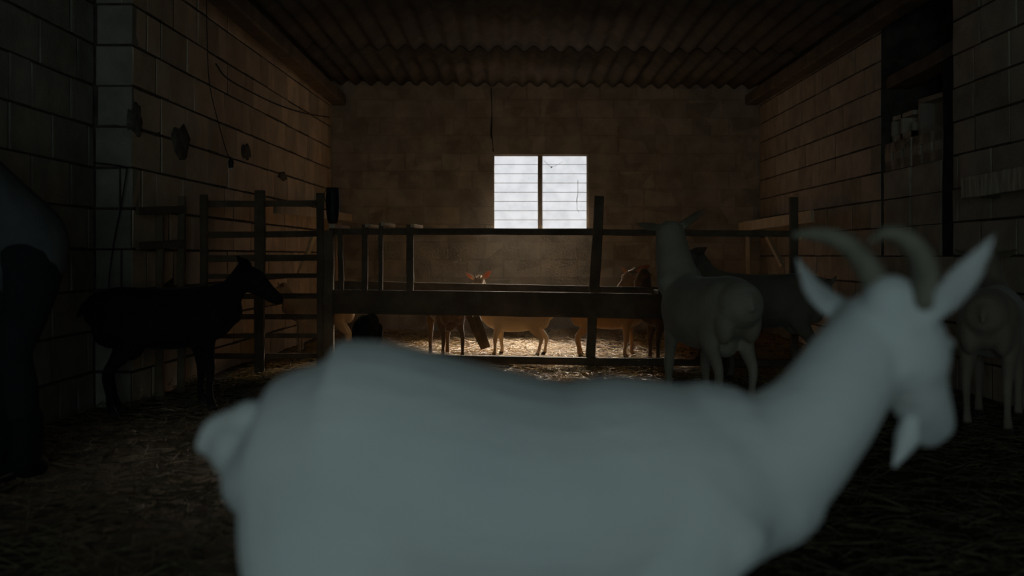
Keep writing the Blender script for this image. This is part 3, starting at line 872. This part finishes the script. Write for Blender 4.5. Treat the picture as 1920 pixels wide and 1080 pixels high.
def white_goat():
    t = thing('goat', (0, GYC, 0), 'large white horned and bearded goat standing close across the foreground', 'goat', 'goats in the barn')
    parts = []
    # trunk: top line read along the back, belly about 0.38 m above the floor
    top = [(452, 778, .052, .70), (480, 741, .095, .52), (530, 690, .120, .475), (600, 648, .136, .42), (680, 636, .142, .405), (800, 664, .152, .385), (920, 692, .160, .372), (1060, 716, .162, .370),
           (1170, 704, .150, .385), (1260, 714, .138, .41), (1360, 742, .118, .44), (1440, 770, .085, .47)]
    keys = []
    for px, py, hw, zb in top:
        p = W(px, py)
        if zb > p[2] - 0.08: zb = p[2] - 0.09
        keys.append((p[0], 0, (p[2] + zb) / 2, hw, (p[2] - zb) / 2))
    parts.append(tube(keys, 24, 5))
    # neck from shoulders to head
    nk = [((1320, 872), .105, .118), ((1440, 862), .092, .100), ((1530, 792), .078, .078), ((1580, 732), .070, .072), ((1622, 680), .062, .070), ((1660, 625), .054, .058)]
    kk = []
    for i, ((px, py), a, b_) in enumerate(nk):
        p = W(px, py)
        kk.append((p[0], 0.012 * i * i / 6.0, p[2], a, b_))
    parts.append(tube(kk, 18, 5))
    # head turned away to the right
    f, l, u = head_frame(49, 46)
    poll = W(1680, 594, 0.03)
    s = 0.88
    rb, lb = W(1738, 600, -0.01), W(1612, 588, 0.07)
    rt, lt = W(1866, 440, -0.07), W(1492, 482, 0.14)
    ears = [(lb, lt, np.array([0.35, -0.9, 0.30]), np.array([-0.012, 0, -0.024]), 0.88), (rb, rt, np.array([-0.35, -0.85, -0.4]))]
    hp, zones = head_parts(poll, f, l, u, s, ears, wide=1.15, ear_w=0.78, ear_t=0.010)
    parts += hp
    parts.append(tube([tuple(W(1700, 690, 0.045)) + (.046, .046), tuple(W(1722, 735, 0.07)) + (.044, .042), tuple(W(1748, 778, 0.10)) + (.032, .032), tuple(W(1758, 796, 0.115)) + (.026, .026)], 14, 4, up=(0, 1, 0)))
    # legs
    for sg in (1, -1):
        dx = 0.02 * sg
        parts.append(tube([(0.235, sg * .078, .555, .060, .095), (0.215, sg * .10, .43, .050, .066), (0.235 + dx, sg * .095, .315, .033, .038), (0.245 + dx, sg * .092, .235, .030, .031),
                           (0.242 + dx, sg * .09, .15, .021, .022), (0.242 + dx, sg * .09, .07, .023, .025), (0.255 + dx, sg * .09, .03, .025, .029), (0.262 + dx, sg * .09, .006, .027, .033)], 14, 4, up=(1, 0, 0.01)))
        parts.append(tube([(-0.25, sg * .062, .585, .070, .118), (-0.232, sg * .092, .475, .066, .122), (-0.255 - dx, sg * .098, .37, .042, .075), (-0.325 - dx, sg * .095, .27, .027, .036),
                           (-0.335 - dx, sg * .093, .215, .023, .028), (-0.322 - dx, sg * .092, .13, .019, .021), (-0.312 - dx, sg * .092, .066, .023, .025), (-0.298 - dx, sg * .092, .03, .025, .029), (-0.290 - dx, sg * .092, .006, .027, .033)], 14, 4, up=(1, 0, 0.01)))
    # hip bones, shoulder blades, udder, tail
    for sg in (1, -1):
        parts.append(tube([(0.16, sg * .082, .635, .03, .03), (0.225, sg * .100, .58, .036, .045), (0.29, sg * .095, .51, .04, .05)], 10, 3))
    parts.append(ellipsoid((-0.20, 0, .37), (.085, .075, .075)))
    tl = [W(470, 782), W(438, 792), W(404, 808), W(382, 836)]
    parts.append(tube([tuple(q) + (r, r2) for q, r, r2 in zip(tl, (.030, .024, .022, .014), (.026, .020, .021, .014))], 12, 4))
    me = voxel_union('goat_body', parts, 0.0065, 12)
    co = np.empty(len(me.vertices) * 3); me.vertices.foreach_get('co', co)
    co = co.reshape(-1, 3); co[:, 2] = np.maximum(co[:, 2], 0.0); me.vertices.foreach_set('co', co.ravel()); me.update()
    set_zone(me, zones, 0.045, [(W(1745, 628, -0.05), 0.035, 0.5), (W(1705, 795), 0.05, 0.45)])
    link('body', me, t, C_WHITE)
    # horns sweeping back
    h1 = [(1655, 556, .020, .02), (1632, 510, .018, .035), (1600, 468, .016, .05), (1560, 444, .013, .06), (1520, 438, .009, .065), (1488, 441, .004, .068)]
    h2 = [(1732, 560, .020, -.01), (1736, 515, .018, -.015), (1722, 474, .016, -.02), (1693, 444, .013, -.02), (1660, 437, .009, -.02), (1632, 452, .004, -.015)]
    for hh in (h1, h2):
        link('horn', new_mesh('horn', *tube([tuple(W(px, py, dy)) + (r, r * 1.25) for px, py, r, dy in hh], 14, 5, up=(0, 1, 0)), True), t, M_HORN)
    bd = [(1706, 796, .014, .06), (1702, 818, .018, .06), (1690, 846, .011, .058), (1677, 872, .003, .055)]
    bdm = new_mesh('beard', *tube([tuple(W(px, py, dy)) + (r, r) for px, py, r, dy in bd], 12, 4, up=(0, 1, 0)), True)
    set_zone(bdm, [], -1)
    link('beard', bdm, t, C_WHITE)
    for sgn in (1, -1):
        e = poll + (f * 0.088 + l * sgn * 0.064 + u * 0.004) * s
        link('eye', new_mesh('eye', *ellipsoid(e, (.011,) * 3, 12, 8), True), t, M_EYE)


white_goat()


def GX(px, Y): return (px - 960.0) * Y / F


# goat seen from behind at the fence, head raised
make_goat('grey goat seen from behind with raised head and wide ears at the trough end', GX(1325, 5.5), 5.5, 106, 1.07, poll=(0.36, 0.04, 0.96), head_yaw=-27, head_pitch=15,
          ear_l=(0.15, 0.02, -0.03), ear_r=(0.15, 0.10, -0.03), coat=C_GREY, fat=1.2, tail=-1, front=(0.03, -0.02), hind=(0.0, 0.03), voxel=0.009, ear_w=0.8, neck=1.75, head=1.12,
          patch=[((-0.38, 0.0, 0.42), 0.13, 0.4)])
# goat standing behind it, facing left
make_goat('dark grey goat half hidden behind the goat with raised head', GX(1432, 6.95), 6.95, 172, 1.05, poll=(0.47, 0.02, 0.84), head_yaw=30, head_pitch=30, coat=C_DARKGREY, fat=1.12, voxel=0.010)
# goat cut by the right edge of the picture
make_goat('dull brown goat cut by the right edge, below the stained plank', GX(1872, 5.05), 5.10, 58, 1.0, poll=(0.46, 0.08, 0.86), head_yaw=30, head_pitch=40, coat=C_PALE, fat=1.1, hind=(0.05, -0.05), voxel=0.009, tail=-1, udder=False)
# black goats
make_goat('black goat standing in front of the gate, facing right', GX(318, 5.55), 5.5, 33, 0.98, poll=(0.47, 0.0, 0.80), head_yaw=-20, head_pitch=34, ear_l=(0.07, 0.03, -0.10), ear_r=(0.07, 0.03, -0.10), coat=C_BLACK, fat=1.05, voxel=0.010, hind=(0.05, -0.02), tail=-1)
make_goat('small black goat seen from behind in front of the trough uprights', GX(692, 7.3), 7.25, 88, 0.62, poll=(0.46, 0.02, 0.50), head_pitch=65, coat=C_BLACK, fat=0.72, voxel=0.010, udder=False, ear_l=(0.06, -0.03, -0.05), ear_r=(0.06, -0.03, -0.05), hind=(0.05, -0.08), tail=-1)
# goats in the pen behind the trough
make_goat('tan goat behind the trough facing us, only backlit ears showing above the planks', GX(968, 8.55), 8.62, 176, 0.76, poll=(0.42, 0.16, 0.955), head_yaw=80, head_pitch=35, ear_w=1.35, ear_l=(0.11, 0.09, -0.02), ear_r=(0.12, 0.06, -0.02), coat=C_TAN, fat=1.12, leg_s=0.82, front=(0.02, -0.05), hind=(0.04, -0.03), horns=True, udder=False)
make_goat('dark brown goat seen end-on behind the trough, left of the tan goat', GX(833, 8.4), 8.40, 108, 0.86, poll=(0.46, 0.0, 0.66), head_pitch=60, coat=C_BROWN, fat=0.95, hind=(0.0, -0.06), voxel=0.011, leg_s=0.92, tail=-1)
make_goat('reddish brown goat behind the fence post, ear and brow rimmed with light', GX(1142, 8.4), 8.45, -8, 0.82, poll=(0.27, -0.10, 0.94), head_yaw=-128, head_pitch=25, head=1.2, ear_w=1.25, ear_l=(0.15, 0.06, -0.04), ear_r=(0.13, 0.04, -0.02), coat=C_FAWN, fat=1.08, leg_s=0.86, udder=False, front=(0.02, -0.05))
make_goat('brown goat lowering its muzzle behind the raised-head goat', GX(1268, 8.0), 8.05, 196, 0.86, poll=(0.36, 0.05, 0.88), head_yaw=15, head_pitch=62, ear_l=(0.12, 0.0, -0.02), ear_r=(0.12, 0.01, 0.0), coat=C_BROWN, fat=1.0, leg_s=0.9, udder=False)
make_goat('pale goat standing in the pen behind the gate boards', GX(600, 8.75), 8.75, 182, 0.78, poll=(0.42, 0.05, 0.80), head_yaw=20, head_pitch=40, coat=C_TAN, fat=1.0, leg_s=0.92)

# ------------------------------------------------------------------ bending person at the left edge
pr = thing('person', (-2.03, 3.92, 0), 'person in grey-blue jacket and dark trousers bending over at the left edge', 'person')
lean = Vector((-0.55, -0.83, 0)).normalized()
side_v = Vector((-lean.y, lean.x, 0))
hipc = Vector((-1.985, 3.92, 0.90))


def pp(fwd, sd, z):
    return tuple(hipc + lean * fwd + side_v * sd + Vector((0, 0, z - hipc.z)))


legs = []
for sg in (1, -1):
    legs.append(tube([pp(0.0, sg * .085, .90) + (.10, .125), pp(0.0, sg * .095, .78) + (.092, .110), pp(0.04, sg * .10, .62) + (.075, .085), pp(0.075, sg * .10, .50) + (.062, .068), pp(0.05, sg * .10, .36) + (.060, .068), pp(0.035, sg * .10, .20) + (.052, .056), pp(0.03, sg * .10, .10) + (.056, .060)], 16, 4, up=tuple(lean)))
legs.append(tube([pp(-0.03, 0, .84) + (.165, .13), pp(-0.01, 0, .93) + (.17, .14), pp(0.04, 0, 1.02) + (.155, .125)], 16, 4, up=tuple(lean)))
piece('trousers', (lambda m: ([tuple(v.co) for v in m.vertices], [tuple(p.vertices) for p in m.polygons]))(voxel_union('t', legs, 0.014, 4)), pr, M_TROUSER, True)
tor = [tube([pp(-0.025, 0, .86) + (.185, .155), pp(-0.01, 0, .95) + (.19, .165), pp(0.10, 0, 1.08) + (.165, .135), pp(0.24, 0, 1.20) + (.175, .13), pp(0.36, 0, 1.29) + (.17, .12), pp(0.42, 0, 1.34) + (.10, .08)], 18, 5, up=(lean.x, lean.y, 0.6))]
for sg in (1, -1):
    tor.append(tube([pp(0.36, sg * .17, 1.28) + (.062, .062), pp(0.42, sg * .21, 1.12) + (.054, .054), pp(0.46, sg * .20, .98) + (.047, .047), pp(0.52, sg * .16, .86) + (.042, .042), pp(0.57, sg * .13, .76) + (.038, .038)], 12, 4, up=(0.3, 0.9, 0.1)))
piece('jacket', (lambda m: ([tuple(v.co) for v in m.vertices], [tuple(p.vertices) for p in m.polygons]))(voxel_union('j', tor, 0.014, 4)), pr, M_JACKET, True)
hd = [tube([pp(0.0, 0, .92) + (.12, .10), pp(0.10, 0, 1.08) + (.12, .09), pp(0.24, 0, 1.20) + (.13, .09), pp(0.36, 0, 1.29) + (.12, .08), pp(0.42, 0, 1.34) + (.06, .055)], 16, 4, up=(lean.x, lean.y, 0.6)),
      tube([pp(0.40, 0, 1.33) + (.055, .055), pp(0.47, 0, 1.38) + (.052, .052)], 12, 3, up=(0, 0, 1)),
      ellipsoid(pp(0.54, 0, 1.42), (.085, .085, .10)), ellipsoid(pp(0.60, 0, 1.385), (.055, .055, .06)), ellipsoid(pp(0.655, 0, 1.40), (.014, .014, .02))]
for sg in (1, -1):
    hd.append(ellipsoid(pp(0.53, sg * .083, 1.41), (.018, .012, .03)))
    hd.append(tube([pp(0.34, sg * .10, 1.28) + (.045, .045), pp(0.36, sg * .17, 1.27) + (.045, .045), pp(0.42, sg * .21, 1.12) + (.038, .038), pp(0.46, sg * .20, .98) + (.034, .034), pp(0.52, sg * .16, .86) + (.030, .030), pp(0.575, sg * .128, .74) + (.026, .026)], 12, 4, up=(0.3, 0.9, 0.1)))
    palm = np.array(pp(0.585, sg * .125, .70))
    hd.append(tube([pp(0.57, sg * .13, .76) + (.028, .028), tuple(palm) + (.040, .018)], 12, 4, up=tuple(side_v)))
    for k in range(4):
        q0 = np.array(pp(0.57 + 0.018 * k, sg * .125, .685))
        ln = (0.065, 0.075, 0.072, 0.055)[k]
        hd.append(tube([tuple(q0) + (.009, .009), tuple(q0 + np.array([lean.x * .008, lean.y * .008, -ln * .55])) + (.0085, .0085), tuple(q0 + np.array([-lean.x * .010, -lean.y * .010, -ln])) + (.007, .007)], 8, 3, up=tuple(side_v)))
    q0 = np.array(pp(0.60, sg * .115, .725))
    hd.append(tube([tuple(q0) + (.011, .011), tuple(q0 + np.array([lean.x * .03, lean.y * .03, -.03])) + (.010, .010), tuple(q0 + np.array([lean.x * .035, lean.y * .035, -.06])) + (.008, .008)], 8, 3, up=tuple(side_v)))
piece('body', (lambda m: ([tuple(v.co) for v in m.vertices], [tuple(p.vertices) for p in m.polygons]))(voxel_union('b', hd, 0.007, 2)), pr, M_SKIN, True)
piece('hair', ellipsoid(pp(0.515, 0, 1.445), (.092, .092, .085)), pr, M_HAIR, True)
for sg in (1, -1):
    bt = [tube([pp(0.03, sg * .10, .24) + (.064, .068), pp(0.03, sg * .10, .12) + (.060, .064), pp(0.04, sg * .10, .05) + (.052, .062)], 14, 3, up=tuple(lean)),
          tube([pp(-0.02, sg * .10, .045) + (.042, .042), pp(0.10, sg * .10, .05) + (.048, .045), pp(0.21, sg * .10, .038) + (.042, .032)], 14, 3)]
    piece('boot', (lambda m: ([tuple(v.co) for v in m.vertices], [tuple(p.vertices) for p in m.polygons]))(voxel_union('bt', bt, 0.010, 2)), pr, M_BOOT, True)


# ------------------------------------------------------------------ straw
def straw(name, n, x0, x1, y0, y1, m, label, lmin, lmax, wid, lift, seed):
    r = np.random.default_rng(seed)
    x, y = r.uniform(x0, x1, n), r.uniform(y0, y1, n)
    cl = 0.5 + 0.5 * np.sin(x * 3.1 + 1.7 * np.sin(y * 2.3)) * np.cos(y * 2.7 + x)
    keep = r.uniform(0, 1, n) < 0.35 + 0.65 * cl
    x, y = x[keep], y[keep]; n = len(x)
    L, th = r.uniform(lmin, lmax, n), r.uniform(0, 2 * math.pi, n)
    tilt = r.normal(0, 0.16, n)
    z = ground(x, y) - 0.006 + r.uniform(0.0, lift, n) + np.abs(np.sin(tilt)) * L * 0.3
    d = np.stack([np.cos(th) * np.cos(tilt), np.sin(th) * np.cos(tilt), np.sin(tilt)], 1)
    sd = np.stack([-np.sin(th), np.cos(th), np.zeros(n)], 1)
    c = np.stack([x, y, z], 1)
    bend = r.normal(0, 0.12, n)[:, None] * L[:, None] * sd + np.array([0, 0, 1.0]) * (r.uniform(0, 0.08, n) * L)[:, None]
    w = (wid * r.uniform(0.6, 1.5, n))[:, None]
    up = np.array([0, 0, 1.0])
    V = np.empty((n, 9, 3))
    for i, (t, b_) in enumerate(((-0.5, 0), (0, 1), (0.5, 0))):
        p = c + d * (t * L)[:, None] + bend * b_
        V[:, i * 3] = p - sd * w * 0.5
        V[:, i * 3 + 1] = p + sd * w * 0.5
        V[:, i * 3 + 2] = p + up * w * 0.6
    base = np.array([(0, 1, 4, 3), (1, 2, 5, 4), (2, 0, 3, 5), (3, 4, 7, 6), (4, 5, 8, 7), (5, 3, 6, 8)])
    Fq = (base[None] + (np.arange(n) * 9)[:, None, None]).reshape(-1, 4)
    me = bpy.data.meshes.new(name)
    me.vertices.add(n * 9); me.vertices.foreach_set('co', V.ravel())
    me.loops.add(len(Fq) * 4); me.loops.foreach_set('vertex_index', Fq.ravel().astype(np.int32))
    me.polygons.add(len(Fq)); me.polygons.foreach_set('loop_start', np.arange(0, len(Fq) * 4, 4, dtype=np.int32))
    me.polygons.foreach_set('loop_total', np.full(len(Fq), 4, dtype=np.int32))
    me.update(calc_edges=True); me.validate()
    return tag(link(name, me, None, m), label, 'straw', kind='stuff')


straw('straw_bedding', 26000, -2.05, 2.85, 6.7, 11.35, M_STRAW, 'golden straw bedding strewn over the pen floor behind the fence', 0.05, 0.16, 0.005, 0.025, 3)
straw('straw_litter', 16000, -2.45, 2.85, 1.9, 6.9, M_STRAWD, 'sparse soiled straw scattered over the dark floor in front of the fence', 0.06, 0.20, 0.0042, 0.02, 4)

# ------------------------------------------------------------------ dusty haze in the back of the barn
hz = bpy.data.materials.new('dusty_haze')
hz.use_nodes = True
hz.node_tree.nodes.remove(hz.node_tree.nodes['Principled BSDF'])
vs = hz.node_tree.nodes.new('ShaderNodeVolumeScatter')
vs.inputs['Color'].default_value = (1.0, 0.93, 0.82, 1)
vs.inputs['Density'].default_value = 0.0035
vs.inputs['Anisotropy'].default_value = 0.3
hz.node_tree.links.new(vs.outputs[0], hz.node_tree.nodes['Material Output'].inputs['Volume'])
tag(link('haze', new_mesh('haze', *box(-2.09, 2.89, 6.0, 11.39, 0.02, 2.82)), None, hz), 'thin dusty haze hanging in the pen below the window', 'haze', kind='stuff')
